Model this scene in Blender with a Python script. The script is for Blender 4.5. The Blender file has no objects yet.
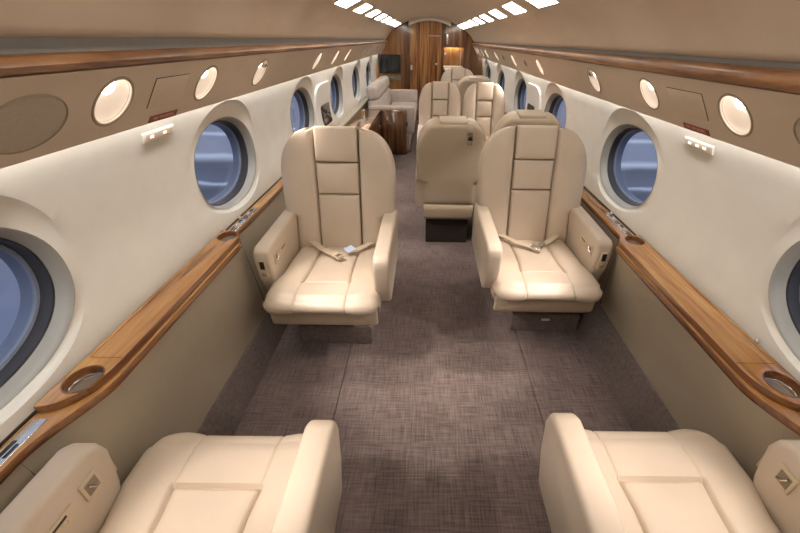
import bpy, bmesh, math
from math import sin, cos, pi, sqrt, radians
from mathutils import Vector, Matrix

SC = bpy.context.scene
COL = SC.collection
Y0, YB = -1.1, 8.6           # cabin ends

# ---------------------------------------------------------------- materials
def mat(name):
    m = bpy.data.materials.new(name); m.use_nodes = True
    nt = m.node_tree
    b = nt.nodes['Principled BSDF']
    return m, nt, b

def N(nt, kind, **kw):
    n = nt.nodes.new(kind)
    for k, v in kw.items():
        if k in n.inputs: n.inputs[k].default_value = v
        else: setattr(n, k, v)
    return n

def coords(nt, scale=(1, 1, 1), rot=(0, 0, 0)):
    tc = nt.nodes.new('ShaderNodeTexCoord'); mp = nt.nodes.new('ShaderNodeMapping')
    mp.inputs['Scale'].default_value = scale; mp.inputs['Rotation'].default_value = rot
    nt.links.new(tc.outputs['Object'], mp.inputs['Vector'])
    return mp.outputs['Vector']

def ramp(nt, fac, stops):
    r = nt.nodes.new('ShaderNodeValToRGB')
    e = r.color_ramp.elements
    while len(e) < len(stops): e.new(.5)
    for i, (p, c) in enumerate(stops):
        e[i].position = p; e[i].color = (*c, 1)
    nt.links.new(fac, r.inputs['Fac'])
    return r.outputs['Color']

def plain(name, col, rough=.5, metal=0., noise=.0, nscale=30, bump=0., bscale=200, coat=0.):
    m, nt, b = mat(name)
    b.inputs['Roughness'].default_value = rough; b.inputs['Metallic'].default_value = metal
    b.inputs['Coat Weight'].default_value = coat
    v = coords(nt)
    n = N(nt, 'ShaderNodeTexNoise', Scale=nscale, Detail=4.)
    nt.links.new(v, n.inputs['Vector'])
    lo = tuple(c*(1-noise) for c in col); hi = tuple(min(1, c*(1+noise)) for c in col)
    nt.links.new(ramp(nt, n.outputs['Fac'], [(.3, lo), (.7, hi)]), b.inputs['Base Color'])
    if bump:
        n2 = N(nt, 'ShaderNodeTexNoise', Scale=bscale, Detail=3.)
        nt.links.new(v, n2.inputs['Vector'])
        bp = N(nt, 'ShaderNodeBump', Strength=bump, Distance=.002)
        nt.links.new(n2.outputs['Fac'], bp.inputs['Height']); nt.links.new(bp.outputs['Normal'], b.inputs['Normal'])
    return m

def wood(name, dark, mid, light, scale, rough=.22, coat=.6, streak=1.0, rot=(0, 0, 0), stops=None):
    m, nt, b = mat(name)
    v = coords(nt, scale, rot)
    n1 = N(nt, 'ShaderNodeTexNoise', Scale=1., Detail=7., Roughness=.62, Distortion=.7)
    n2 = N(nt, 'ShaderNodeTexNoise', Scale=4.5, Detail=4., Roughness=.6)
    for n in (n1, n2): nt.links.new(v, n.inputs['Vector'])
    mx = N(nt, 'ShaderNodeMath', operation='MULTIPLY_ADD')
    mx.inputs[1].default_value = .35*streak
    nt.links.new(n2.outputs['Fac'], mx.inputs[0]); nt.links.new(n1.outputs['Fac'], mx.inputs[2])
    nt.links.new(ramp(nt, mx.outputs[0], stops or [(.48, dark), (.63, mid), (.84, light)]), b.inputs['Base Color'])
    b.inputs['Roughness'].default_value = rough
    b.inputs['Coat Weight'].default_value = coat; b.inputs['Coat Roughness'].default_value = .08
    return m

def glow(name, col, s):
    m, nt, b = mat(name)
    b.inputs['Base Color'].default_value = (.8, .8, .8, 1)
    b.inputs['Emission Color'].default_value = (*col, 1); b.inputs['Emission Strength'].default_value = s
    return m

def carpet(name, a, c):
    m, nt, b = mat(name)
    vx = coords(nt, (9, 150, 1)); vy = coords(nt, (150, 9, 1)); v0 = coords(nt, (1, 1, 1))
    n1 = N(nt, 'ShaderNodeTexNoise', Scale=1., Detail=3.); nt.links.new(vx, n1.inputs['Vector'])
    n2 = N(nt, 'ShaderNodeTexNoise', Scale=1., Detail=3.); nt.links.new(vy, n2.inputs['Vector'])
    n3 = N(nt, 'ShaderNodeTexNoise', Scale=5., Detail=4.); nt.links.new(v0, n3.inputs['Vector'])
    ad = N(nt, 'ShaderNodeMath', operation='ADD'); nt.links.new(n1.outputs['Fac'], ad.inputs[0]); nt.links.new(n2.outputs['Fac'], ad.inputs[1])
    ml = N(nt, 'ShaderNodeMath', operation='MULTIPLY_ADD'); ml.inputs[1].default_value = .5
    nt.links.new(n3.outputs['Fac'], ml.inputs[0]); nt.links.new(ad.outputs[0], ml.inputs[2])
    dv = N(nt, 'ShaderNodeMath', operation='DIVIDE'); dv.inputs[1].default_value = 2.5
    nt.links.new(ml.outputs[0], dv.inputs[0])
    nt.links.new(ramp(nt, dv.outputs[0], [(.36, a), (.64, c)]), b.inputs['Base Color'])
    b.inputs['Roughness'].default_value = .95
    b.inputs['Sheen Weight'].default_value = .15
    bp = N(nt, 'ShaderNodeBump', Strength=.5, Distance=.004)
    nt.links.new(ad.outputs[0], bp.inputs['Height']); nt.links.new(bp.outputs['Normal'], b.inputs['Normal'])
    return m

M = {}
M['leather'] = plain('cream_leather', (.60, .515, .415), .38, noise=.04, nscale=6, bump=.12, bscale=420)
M['leather_base'] = plain('beige_leather', (.56, .47, .345), .5, noise=.04, nscale=6, bump=.1, bscale=420)
M['wall'] = plain('wall_fabric', (.63, .59, .515), .75, noise=.03, nscale=9, bump=.15, bscale=120)
M['dado'] = plain('dado_leather', (.42, .365, .275), .6, noise=.03, nscale=9, bump=.08, bscale=200)
M['valance'] = plain('valance_fabric', (.57, .47, .36), .7, noise=.03, nscale=10, bump=.08, bscale=260)
M['ceiling'] = plain('ceiling_fabric', (.60, .495, .375), .8, noise=.03, nscale=6, bump=.1, bscale=200)
M['recess'] = plain('recess_grey', (.24, .212, .17), .8, noise=.05)
M['grille'] = plain('grille_cloth', (.40, .345, .27), .9, noise=.1, nscale=300, bump=.4, bscale=500)
M['carpet'] = carpet('mauve_carpet', (.075, .054, .050), (.23, .18, .17))
M['kick'] = plain('kick_carpet', (.155, .125, .115), .95, noise=.22, nscale=60, bump=.5, bscale=300)
M['wood_y'] = wood('walnut_lengthwise', (.13, .045, .012), (.36, .165, .05), (.52, .28, .10), (16, 1.1, 16))
M['wood_dark'] = wood('walnut_edge', (.07, .022, .006), (.17, .065, .02), (.28, .125, .04), (16, 1.1, 16))
M['wood_strip'] = wood('overhead_veneer', (.085, .03, .01), (.22, .095, .03), (.37, .18, .065), (10, 1.6, 10), .38, .2)
M['wood_top'] = wood('glossy_veneer', (.20, .075, .025), (.48, .25, .11), (.72, .46, .26), (9, 1.7, 9), .12, 1.)
M['wood_z'] = wood('bulkhead_veneer', (.075, .026, .008), (.27, .115, .035), (.52, .27, .095), (13, 13, .55), .2, .8, 1.2, stops=[(.50, (.035, .011, .004)), (.60, (.16, .058, .018)), (.68, (.29, .12, .037)), (.80, (.50, .25, .088))])
M['wood_zd'] = wood('dark_veneer', (.035, .013, .005), (.11, .042, .014), (.22, .10, .035), (12, 12, .8), .22, .7)
M['wood_zl'] = wood('light_veneer', (.14, .055, .016), (.29, .135, .042), (.42, .215, .08), (12, 12, .7), .25, .5)
M['groove'] = plain('dark_gap', (.03, .022, .016), .9)
M['metal'] = plain('brushed_metal', (.72, .70, .66), .25, 1., noise=.04)
M['chrome'] = plain('chrome', (.85, .84, .82), .1, 1.)
M['black'] = plain('black_plastic', (.012, .012, .014), .35, noise=.05)
M['screen'] = plain('screen_glass', (.008, .009, .011), .12, coat=.5)
M['ringgrey'] = plain('window_grey', (.25, .235, .21), .4, noise=.03)
M['gasket'] = plain('gasket', (.02, .018, .02), .5)
M['tunnel'] = plain('outer_ring', (.16, .18, .23), .5)
M['bowl'] = plain('lamp_bowl', (.80, .74, .68), .5)
M['rim'] = plain('lamp_rim', (.30, .24, .17), .5)
M['plate'] = plain('beige_plate', (.62, .52, .37), .4)
M['white'] = plain('white_trim', (.72, .70, .66), .45)
M['sofa'] = plain('pale_suede', (.62, .555, .515), .8, noise=.07, nscale=14, bump=.3, bscale=200)
M['sofa_gap'] = plain('suede_seam', (.17, .14, .125), .9)
M['red'] = plain('sign_red', (.20, .035, .025), .5)
M['signtext'] = plain('sign_lettering', (.62, .30, .26), .5)
M['tag'] = plain('blue_tag', (.52, .62, .80), .5)
M['belt'] = plain('belt_webbing', (.60, .52, .40), .7, noise=.06, nscale=200)
M['cup'] = plain('cup_base', (.30, .24, .19), .28, .4)
M['apron'] = None
M['lamp'] = glow('ceiling_lamp', (1., .92, .83), 11.5)
M['cove'] = glow('cove_tube', (.93, .97, 1.), 54.)
M['niche'] = glow('niche_lamp', (1., .82, .6), 40.)
M['bulb'] = glow('reading_bulb', (1., .86, .72), 13.)
M['icon'] = glow('lit_icon', (1., .72, .55), 1.1)
M['icon_white'] = glow('lit_icon_white', (1., .93, .82), 1.1)

def glass():
    m, nt, b = mat('window_glass')
    nt.nodes.remove(b)
    out = nt.nodes['Material Output']
    t = N(nt, 'ShaderNodeBsdfTransparent'); t.inputs[0].default_value = (.84, .87, .94, 1)
    g = N(nt, 'ShaderNodeBsdfGlossy', Roughness=.03); g.inputs['Color'].default_value = (.9, .93, 1, 1)
    fr = N(nt, 'ShaderNodeFresnel', IOR=1.35)
    mx = N(nt, 'ShaderNodeMixShader')
    ge = N(nt, 'ShaderNodeNewGeometry'); iv = N(nt, 'ShaderNodeMath', operation='SUBTRACT'); iv.inputs[0].default_value = 1.
    nt.links.new(ge.outputs['Backfacing'], iv.inputs[1])
    mu = N(nt, 'ShaderNodeMath', operation='MULTIPLY'); nt.links.new(fr.outputs[0], mu.inputs[0]); nt.links.new(iv.outputs[0], mu.inputs[1])
    nt.links.new(mu.outputs[0], mx.inputs[0]); nt.links.new(t.outputs[0], mx.inputs[1]); nt.links.new(g.outputs[0], mx.inputs[2])
    nt.links.new(mx.outputs[0], out.inputs['Surface'])
    return m
M['glass'] = glass()

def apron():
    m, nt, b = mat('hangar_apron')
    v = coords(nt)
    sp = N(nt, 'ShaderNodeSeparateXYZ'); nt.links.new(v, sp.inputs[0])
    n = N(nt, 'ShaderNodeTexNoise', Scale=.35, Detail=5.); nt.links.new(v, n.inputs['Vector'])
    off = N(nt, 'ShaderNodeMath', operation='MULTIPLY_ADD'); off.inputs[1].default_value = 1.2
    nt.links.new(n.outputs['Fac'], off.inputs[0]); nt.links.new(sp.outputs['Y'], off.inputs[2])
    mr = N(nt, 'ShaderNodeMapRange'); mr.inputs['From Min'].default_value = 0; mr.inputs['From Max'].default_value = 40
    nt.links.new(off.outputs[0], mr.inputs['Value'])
    base = (.155, .165, .215); pale = (.33, .34, .40); dark = (.085, .092, .12); light_streak = (.85, .87, .9)  # white streaks are reflected lights painted into the ground colour
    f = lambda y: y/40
    r = ramp(nt, mr.outputs[0], [(f(4), (.25, .27, .35)), (f(7.6), base), (f(8.6), dark), (f(9.2), dark), (f(9.35), light_streak), (f(9.5), base),
                                 (f(10.9), dark), (f(11.5), light_streak), (f(11.9), pale), (f(14), pale), (f(14.4), light_streak), (f(14.9), (.29, .30, .36)), (f(30), (.2, .2, .24))])
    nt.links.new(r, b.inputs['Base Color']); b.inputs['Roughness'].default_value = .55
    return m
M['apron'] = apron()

# ---------------------------------------------------------------- object helpers
def link(name, me, m, parent=None, smooth=True, angle=38):
    mats = m if isinstance(m, (list, tuple)) else [m]
    for x in mats: me.materials.append(M[x] if isinstance(x, str) else x)
    if smooth:
        me.polygons.foreach_set('use_smooth', [True]*len(me.polygons))
        me.set_sharp_from_angle(angle=radians(angle))
    o = bpy.data.objects.new(name, me); COL.objects.link(o)
    if parent: o.parent = parent
    return o

def pyobj(name, v, f, m, parent=None, smooth=True, angle=38, fix=False):
    me = bpy.data.meshes.new(name); me.from_pydata([tuple(p) for p in v], [], f); me.update()
    if fix:
        b = bmesh.new(); b.from_mesh(me); bmesh.ops.recalc_face_normals(b, faces=b.faces); b.to_mesh(me); b.free()
    return link(name, me, m, parent, smooth, angle)

def bmobj(name, b, m, parent=None, smooth=True, angle=38):
    me = bpy.data.meshes.new(name)
    bmesh.ops.recalc_face_normals(b, faces=b.faces)
    b.to_mesh(me); b.free()
    return link(name, me, m, parent, smooth, angle)

def BM(): return bmesh.new()

def add_box(b, lo, hi, bev=0., seg=2, mtx=None):
    x0, y0, z0 = lo; x1, y1, z1 = hi
    r = bmesh.ops.create_cube(b, size=1)
    vs = r['verts']
    for v in vs:
        v.co = Vector(((x0+x1)/2 + v.co.x*(x1-x0), (y0+y1)/2 + v.co.y*(y1-y0), (z0+z1)/2 + v.co.z*(z1-z0)))
    if mtx is not None:
        for v in vs: v.co = mtx @ v.co
    if bev:
        es = {e for v in vs for e in v.link_edges}
        bmesh.ops.bevel(b, geom=list(es), offset=bev, segments=seg, profile=.5, affect='EDGES')
    return b

def add_prism(b, poly, axis, a0, a1, bev=0., seg=2):
    """poly in the two other axes (cyclic order), extruded along axis"""
    def P(p, a):
        if axis == 'x': return (a, p[0], p[1])
        if axis == 'y': return (p[0], a, p[1])
        return (p[0], p[1], a)
    v0 = [b.verts.new(P(p, a0)) for p in poly]; v1 = [b.verts.new(P(p, a1)) for p in poly]
    n = len(poly); fs = []
    fs.append(b.faces.new(v0[::-1])); fs.append(b.faces.new(v1))
    for i in range(n): fs.append(b.faces.new((v0[i], v0[(i+1) % n], v1[(i+1) % n], v1[i])))
    bmesh.ops.recalc_face_normals(b, faces=fs)
    if bev:
        es = {e for f in fs for e in f.edges if len(e.link_faces) == 2 and e.calc_face_angle(0) > radians(25)}
        bmesh.ops.bevel(b, geom=list(es), offset=bev, segments=seg, profile=.5, affect='EDGES')
    return b

def add_tube(b, pts, r, n=8):
    pts = [Vector(p) for p in pts]; rings = []
    for i, p in enumerate(pts):
        d = (pts[min(i+1, len(pts)-1)] - pts[max(i-1, 0)]).normalized()
        u = d.orthogonal().normalized() if i == 0 else (u - d*u.dot(d)).normalized()
        w = d.cross(u)
        rings.append([b.verts.new(p + (u*cos(2*pi*k/n) + w*sin(2*pi*k/n))*r) for k in range(n)])
    for a, c in zip(rings, rings[1:]):
        for k in range(n): b.faces.new((a[k], a[(k+1) % n], c[(k+1) % n], c[k]))
    b.faces.new(rings[0][::-1]); b.faces.new(rings[-1])
    return b

def add_lathe(b, prof, n=32, mtx=Matrix()):
    rings = []
    for r, z in prof:
        if r < 1e-5: rings.append([b.verts.new(mtx @ Vector((0, 0, z)))])
        else: rings.append([b.verts.new(mtx @ Vector((r*cos(2*pi*k/n), r*sin(2*pi*k/n), z))) for k in range(n)])
    for a, c in zip(rings, rings[1:]):
        for k in range(n):
            k2 = (k+1) % n
            if len(a) == 1 and len(c) == 1: continue
            if len(a) == 1: b.faces.new((a[0], c[k], c[k2]))
            elif len(c) == 1: b.faces.new((a[k], a[k2], c[0]))
            else: b.faces.new((a[k], a[k2], c[k2], c[k]))
    return b

def ribbon(b, pts, side, w, t):
    """flat strap through pts, width along 'side' vectors"""
    rows = []
    for i, p in enumerate(pts):
        p = Vector(p); s = Vector(side).normalized()*w/2
        d = (Vector(pts[min(i+1, len(pts)-1)]) - Vector(pts[max(i-1, 0)])).normalized()
        up = d.cross(s).normalized()*t
        rows.append([b.verts.new(p-s), b.verts.new(p+s), b.verts.new(p+s+up), b.verts.new(p-s+up)])
    for a, c in zip(rows, rows[1:]):
        for k in range(4): b.faces.new((a[k], a[(k+1) % 4], c[(k+1) % 4], c[k]))
    b.faces.new(rows[0][::-1]); b.faces.new(rows[-1])
    return b

def sheet(name, rows, m, parent=None, angle=38):
    """rows: list of equal-length point lists -> quad sheet"""
    n = len(rows[0]); v = [p for r in rows for p in r]; f = []
    for i in range(len(rows)-1):
        for j in range(n-1): f.append((i*n+j, i*n+j+1, (i+1)*n+j+1, (i+1)*n+j))
    return pyobj(name, v, f, m, parent, True, angle)

def cut(o, cutters):
    """subtract bmesh solids from o, leave no helper behind"""
    b = bmesh.new()
    for c in cutters: c(b)
    bmesh.ops.recalc_face_normals(b, faces=b.faces)
    me = bpy.data.meshes.new('cutter'); b.to_mesh(me); b.free()
    co = bpy.data.objects.new('cutter', me); COL.objects.link(co)
    if o.parent: co.matrix_world = o.parent.matrix_basis @ o.matrix_basis
    md = o.modifiers.new('cut', 'BOOLEAN'); md.operation = 'DIFFERENCE'; md.object = co; md.solver = 'EXACT'
    bpy.context.view_layer.update()
    dg = bpy.context.evaluated_depsgraph_get()
    nm = bpy.data.meshes.new_from_object(o.evaluated_get(dg))
    o.modifiers.clear(); old = o.data; o.data = nm
    bpy.data.objects.remove(co); bpy.data.meshes.remove(me); bpy.data.meshes.remove(old)
    nm.polygons.foreach_set('use_smooth', [True]*len(nm.polygons)); nm.set_sharp_from_angle(angle=radians(30))
    return o

def tag(o, label, cat, group=None):
    o['label'] = label; o['category'] = cat
    if group: o['group'] = group
    return o
def thing(name, label, cat, loc=(0, 0, 0), rz=0., group=None):
    o = bpy.data.objects.new(name, None); COL.objects.link(o)
    o.empty_display_size = .1; o.location = loc; o.rotation_euler = (0, 0, rz)
    return tag(o, label, cat, group)
def struct(o):
    o['kind'] = 'structure'; return o
def smooth01(t):
    t = max(0., min(1., t)); return t*t*(3-2*t)
def lin(x, pts):
    if x <= pts[0][0]: return pts[0][1]
    for (a, va), (c, vc) in zip(pts, pts[1:]):
        if x <= c: return va + (vc-va)*(x-a)/(c-a)
    return pts[-1][1]
def catmull(x, pts):
    n = len(pts)
    if x <= pts[0][0]: return pts[0][1]
    if x >= pts[-1][0]: return pts[-1][1]
    for i in range(n-1):
        if x <= pts[i+1][0]:
            h = pts[i+1][0]-pts[i][0]; t = (x-pts[i][0])/h
            def sl(k):
                a, c = max(k-1, 0), min(k+1, n-1)
                return (pts[c][1]-pts[a][1])/(pts[c][0]-pts[a][0])
            m0, m1 = sl(i)*h, sl(i+1)*h
            return (2*t**3-3*t*t+1)*pts[i][1]+(t**3-2*t*t+t)*m0+(-2*t**3+3*t*t)*pts[i+1][1]+(t**3-t*t)*m1

ORD = ['first', 'second', 'third', 'fourth', 'fifth', 'sixth', 'seventh', 'eighth', 'ninth', 'tenth', 'eleventh']

# ---------------------------------------------------------------- the cabin shell, one table per side
SIDE = {
 'left':  dict(s=-1, floor=.88, kick=(.925, .17), dado=((.935, .16), (.985, .655)), rail_o=1.045, rail_n=.985, rail_w=.918,
               rz=(.635, .665), lid_z=.69, bulge=(.62, 1.66), wall=[(.655, 1.045), (.70, 1.052), (.80, 1.078), (.93, 1.085), (1.10, 1.058), (1.26, 1.008), (1.40, .945)],
               val=((.955, 1.250), (.83, 1.425)), strip=(1.425, 1.460), panel=(.85, 1.496), win0=.602, pitch=1.37, wz=.928),
 'right': dict(s=1, floor=.895, kick=(.965, .19), dado=((.972, .18), (.985, .635)), rail_o=1.05, rail_n=.965, rail_w=.895,
               rz=(.605, .635), lid_z=.66, bulge=(.66, 1.74), wall=[(.625, 1.05), (.67, 1.057), (.77, 1.08), (.90, 1.086), (1.07, 1.06), (1.23, 1.01), (1.37, .95)],
               val=((.96, 1.217), (.835, 1.400)), strip=(1.400, 1.450), panel=(.85, 1.472), win0=.725, pitch=1.42, wz=.898),
}
WA, WB = .320, .215
def ell(a, b, n, yc, zc, ex=2.3):
    out = []
    for k in range(n):
        t = 2*pi*k/n; c, s_ = cos(t), sin(t)
        out.append((yc + a*math.copysign(abs(c)**(2/ex), c), zc + b*math.copysign(abs(s_)**(2/ex), s_)))
    return out
def rect_pts(y0, y1, z0, z1, yc, zc, n):
    out = []
    for k in range(n):
        t = 2*pi*k/n; c, s_ = cos(t), sin(t)
        tx = ((y1-yc)/c if c > 1e-9 else (y0-yc)/c if c < -1e-9 else 1e9)
        tz = ((z1-zc)/s_ if s_ > 1e-9 else (z0-zc)/s_ if s_ < -1e-9 else 1e9)
        t_ = min(tx, tz); out.append((yc+c*t_, zc+s_*t_))
    return out

win_no = 0
TRIM = 0
def trim_name():
    global TRIM
    TRIM += 1; return 'trim_%d' % TRIM

def rail_inner(S, y):
    a, c = S['bulge']
    k = smooth01((y-(a-.11))/.25) * (1-smooth01((y-(c-.10))/.16))
    return S['rail_n'] + (S['rail_w']-S['rail_n'])*k

for side, S in SIDE.items():
    s = S['s']; W = S['wall']; z0, z1 = W[0][0], W[-1][0]
    wx = lambda z: catmull(z, W)
    # --- wall with funnel-shaped window recesses
    v, f = [], []
    def quad_grid(ya, yb):
        base = len(v); nz = 40; ys = [ya, (ya+yb)/2, yb]
        for y in ys:
            for k in range(nz+1):
                z = z0+(z1-z0)*k/nz; v.append((s*wx(z), y, z))
        for i in range(2):
            for k in range(nz):
                q = (base+i*(nz+1)+k, base+i*(nz+1)+k+1, base+(i+1)*(nz+1)+k+1, base+(i+1)*(nz+1)+k)
                f.append(q if s < 0 else q[::-1])
    p = S['pitch']; centres = [S['win0']+i*p for i in range(6)]
    quad_grid(Y0, centres[0]-p/2); quad_grid(centres[-1]+p/2, YB)
    NW = 96; zc = S['wz']
    # exact corners of the bay need their own directions: snap the nearest samples
    for yc in centres:
        R0 = rect_pts(yc-p/2, yc+p/2, z0, z1, yc, zc+.02, NW)
        for cy in (yc-p/2, yc+p/2):
            for cz in (z0, z1):
                k = min(range(NW), key=lambda q: (R0[q][0]-cy)**2+(R0[q][1]-cz)**2); R0[k] = (cy, cz)
        E1 = [(q[0]+.05*(q[0]-yc)/WA, q[1]+(.085 if q[1] > zc else .012)*(q[1]-zc)/WB) for q in ell(WA, WB, NW, yc, zc, 2.2)]; E2 = ell(WA, WB, NW, yc, zc, 2.2)
        rings = []
        for q in range(9):
            t = q/8.
            rings.append([(s*wx(a[1]+(c[1]-a[1])*t), a[0]+(c[0]-a[0])*t, a[1]+(c[1]-a[1])*t) for a, c in zip(R0, E1)])
        xin = lambda z: 1.082
        for q in range(1, 9):
            t = q/8.
            row = []
            for a, c in zip(E1, E2):
                yy, zz = a[0]+(c[0]-a[0])*t, a[1]+(c[1]-a[1])*t
                x0_, x1_ = wx(a[1]), xin(c[1])
                row.append((s*(x0_+(x1_-x0_)*(t**.55)), yy, zz))
            rings.append(row)
        base = len(v)
        for r in rings: v.extend(r)
        for i in range(len(rings)-1):
            for k in range(NW):
                k2 = (k+1) % NW
                q = (base+i*NW+k, base+i*NW+k2, base+(i+1)*NW+k2, base+(i+1)*NW+k)
                f.append(q if s > 0 else q[::-1])
    struct(pyobj('wall_'+side, v, f, 'wall', None, True, 24))
    # --- windows
    for yc in centres:
        win_no += 1
        w = struct(bpy.data.objects.new('window_%d' % win_no, None)); COL.objects.link(w)
        w.location = (s*1.082, yc, zc)
        def ring(name, prof, m):
            rows = []
            for da, dx in prof:
                pts = ell(WA+da, WB+da, 64, 0, 0, 2.2)
                rows.append([(s*dx, q[0], q[1]) for q in pts+pts[:1]])
            o = sheet(name, rows, m, w, 40); return o
        ring('window_frame', [(.004, -.004), (-.002, .000), (-.007, .014), (-.013, .032), (-.015, .036), (-.015, .05)], 'ringgrey')
        ring('gasket', [(-.015, .036), (-.020, .038), (-.022, .075)], 'gasket')
        ring('outer_ring', [(-.022, .072), (-.030, .074), (-.034, .115), (.0, .12)], 'tunnel')
        pts = ell(WA-.024, WB-.024, 64, 0, 0, 2.2)
        fr = [(s*.080, q[0], q[1]) for q in pts]; bk = [(s*.084, q[0], q[1]) for q in pts]
        n = len(pts)
        fs = [tuple(range(n)), tuple(range(2*n-1, n-1, -1))] + [(k, (k+1) % n, n+(k+1) % n, n+k) for k in range(n)]
        pyobj('pane', fr+bk, fs, 'glass', w, False, 38, True)
    # --- carpeted kick panel
    kx, kz = S['kick']
    b = BM(); add_prism(b, [(s*S['floor'], 0), (s*kx, kz), (s*(kx+.03), kz), (s*(kx+.03), -.02), (s*S['floor'], -.02)], 'y', Y0, YB, .006)
    struct(bmobj('baseboard_'+side, b, 'kick'))
    # --- lower side panel, swelling out under the ledge
    (dx0, dz0), (dx1, dz1) = S['dado']
    ys = [Y0]+[-.1+.05*i for i in range(60)]+[3.+.4*i for i in range(14)]+[YB]
    rows = []
    for y in ys:
        xt = rail_inner(S, y)+.012
        rows.append([(s*(dx0+(xt-dx0)*(t**1.3)), y, dz0+(S['rz'][0]+.01-dz0)*t) for t in [i/8 for i in range(9)]])
    struct(sheet(trim_name(), rows, 'dado'))
    for y in (S['bulge'][0]-.10, S['bulge'][1]+.035):
        xt = rail_inner(S, y)+.012
        b = BM(); add_tube(b, [(s*(dx0+(xt-dx0)*(t**1.3)-.0003), y, dz0+(S['rz'][0]+.005-dz0)*t) for t in [i/8 for i in range(9)]], .0022, 6)
        struct(bmobj(trim_name(), b, 'groove'))
    # --- overhead service panel (solid, holes are cut later)
    (bx, bz), (tx, tz) = S['val']
    b = BM(); add_prism(b, [(s*bx, bz), (s*tx, tz), (s*(tx+.10), tz+.02), (s*(bx+.022), bz+.012), (s*(bx+.01), bz-.003)], 'y', Y0, YB)
    S['valobj'] = struct(bmobj(trim_name(), b, 'valance', None, True, 20))
    # --- wooden bead above it, dark slot, ceiling
    a, c = S['strip']
    b = BM(); add_prism(b, [(s*(tx+.004), a+.001), (s*(tx-.014), a+.010), (s*(tx-.018), (a+c)/2), (s*(tx-.010), c-.004), (s*tx, c), (s*(tx+.10), c)] + [(s*(tx+.10), a+.021)], 'y', Y0, YB)
    struct(bmobj(trim_name(), b, 'wood_strip', None, True, 50))
    px, pz = S['panel']
    b = BM(); add_box(b, (min(s*(tx+.055), s*(tx+.075)), Y0, c-.002), (max(s*(tx+.055), s*(tx+.075)), YB, pz+.05))
    struct(bmobj(trim_name(), b, 'recess'))
    # cove tube behind the service panel
    b = BM(); zc_ = bz+.055; xc_ = wx(zc_)-.016
    add_tube(b, [(s*xc_, Y0+.02, zc_), (s*xc_, YB-.03, zc_)], .007, 8)
    o = bmobj('cove_light', b, 'cove')
    tag(o, 'white light tube tucked behind the %s overhead panel, washing the wall' % side, 'light')

CEIL = [(-.86, 1.490), (-.85, 1.496), (-.81, 1.555), (-.74, 1.626), (-.66, 1.680), (-.56, 1.726), (-.40, 1.794), (-.2, 1.846), (0, 1.860),
        (.2, 1.842), (.40, 1.780), (.56, 1.708), (.66, 1.660), (.74, 1.604), (.81, 1.535), (.85, 1.472), (.86, 1.466)]
def ceil_z(x): return catmull(x, CEIL)
xs = [-.86, -.85]+[-.84+1.68*i/56 for i in range(57)]+[.85, .86]
struct(sheet('ceiling', [[(x, y, ceil_z(x)) for x in xs] for y in (Y0, 1., 3., 5., 7., YB)], 'ceiling'))

# floor: three carpet panels with fine seams between them
b = BM()
for xa, xb in ((-.98, -.4655), (-.4625, .4985), (.5015, 1.0)):
    add_box(b, (xa, Y0, -.02), (xb, YB, 0), .002, 1)
add_box(b, (-.98, Y0, -.05), (1.0, YB, -.021))
struct(bmobj('floor', b, 'carpet', None, False))
b = BM(); add_box(b, (-1.2, Y0-.03, -.05), (1.2, Y0, 2.0)); struct(bmobj('wall_front', b, 'wall', None, False))

# ---------------------------------------------------------------- things on the overhead panels
def VF(S, y, u, off=0.):
    """frame on the service panel: u in 0..1 from its bottom edge to its top; z axis = into the cabin, x axis = +y or -y"""
    s = S['s']; (bx, bz), (tx, tz) = S['val']
    d = Vector((s*(tx-bx), 0, tz-bz)); L = d.length; d.normalize()
    n = Vector((-s*(tz-bz), 0, tx-bx)).normalized()
    if n.z > 0: n = -n
    p = Vector((s*bx, y, bz)) + d*u*L + n*off
    ex = d.cross(n)
    m = Matrix((ex, d, n)).transposed().to_4x4(); m.translation = p
    return m

def reading_light(side, y, k, kind, r=.068, u=.53):
    S = SIDE[side]; mtx = VF(S, y, u)
    where = {'left': 'left', 'right': 'right'}[side]
    label = ORD[k]+' %s from the camera in the %s overhead panel' % ({'lit': 'lit round reading light', 'nozzle': 'round light, the one with an air nozzle,', 'dim': 'small dim reading light', 'near': ''}[kind], where)
    if kind == 'near': label = '%s added out-of-view reading light over the near %s armchair, beyond the speaker grille' % (ORD[k], where)
    t = thing('reading_light', label, 'reading light', group='reading lights in the %s overhead panel' % where)
    t.matrix_world = mtx
    b = BM(); add_lathe(b, [(r-.003, -.006), (r-.001, .0015), (r+.003, .003), (r+.007, .0015), (r+.008, -.001)], 40)
    bmobj('rim', b, 'rim', t)
    b = BM(); add_lathe(b, [(r-.002, 0)]+[((r-.002)*cos(a), -.036*sin(a)) for a in [i*pi/2/10 for i in range(1, 10)]]+[(0, -.036)], 40)
    bmobj('bowl', b, 'bowl', t)
    if kind != 'dim':
        b = BM(); add_lathe(b, [(0, .004), (.012, .003), (.020, -.002), (.022, -.010), (.018, -.016)], 24, Matrix.Translation((0, r*.42, -.016)))
        bmobj('bulb', b, 'bulb', t)
    if kind == 'nozzle':
        b = BM(); add_lathe(b, [(0, .008), (.010, .006), (.017, -.002), (.019, -.012), (.016, -.024)], 20, Matrix.Translation((.030 if side == 'left' else -.030, .036, -.004)))
        nz = bmobj('air_nozzle', b, 'metal', t)
        b = BM(); add_lathe(b, [(0, .001), (.007, 0), (.008, -.004)], 14, Matrix.Translation((.030 if side == 'left' else -.030, .036, .0045)))
        bmobj('opening', b, 'black', nz)
    return mtx, r

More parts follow.
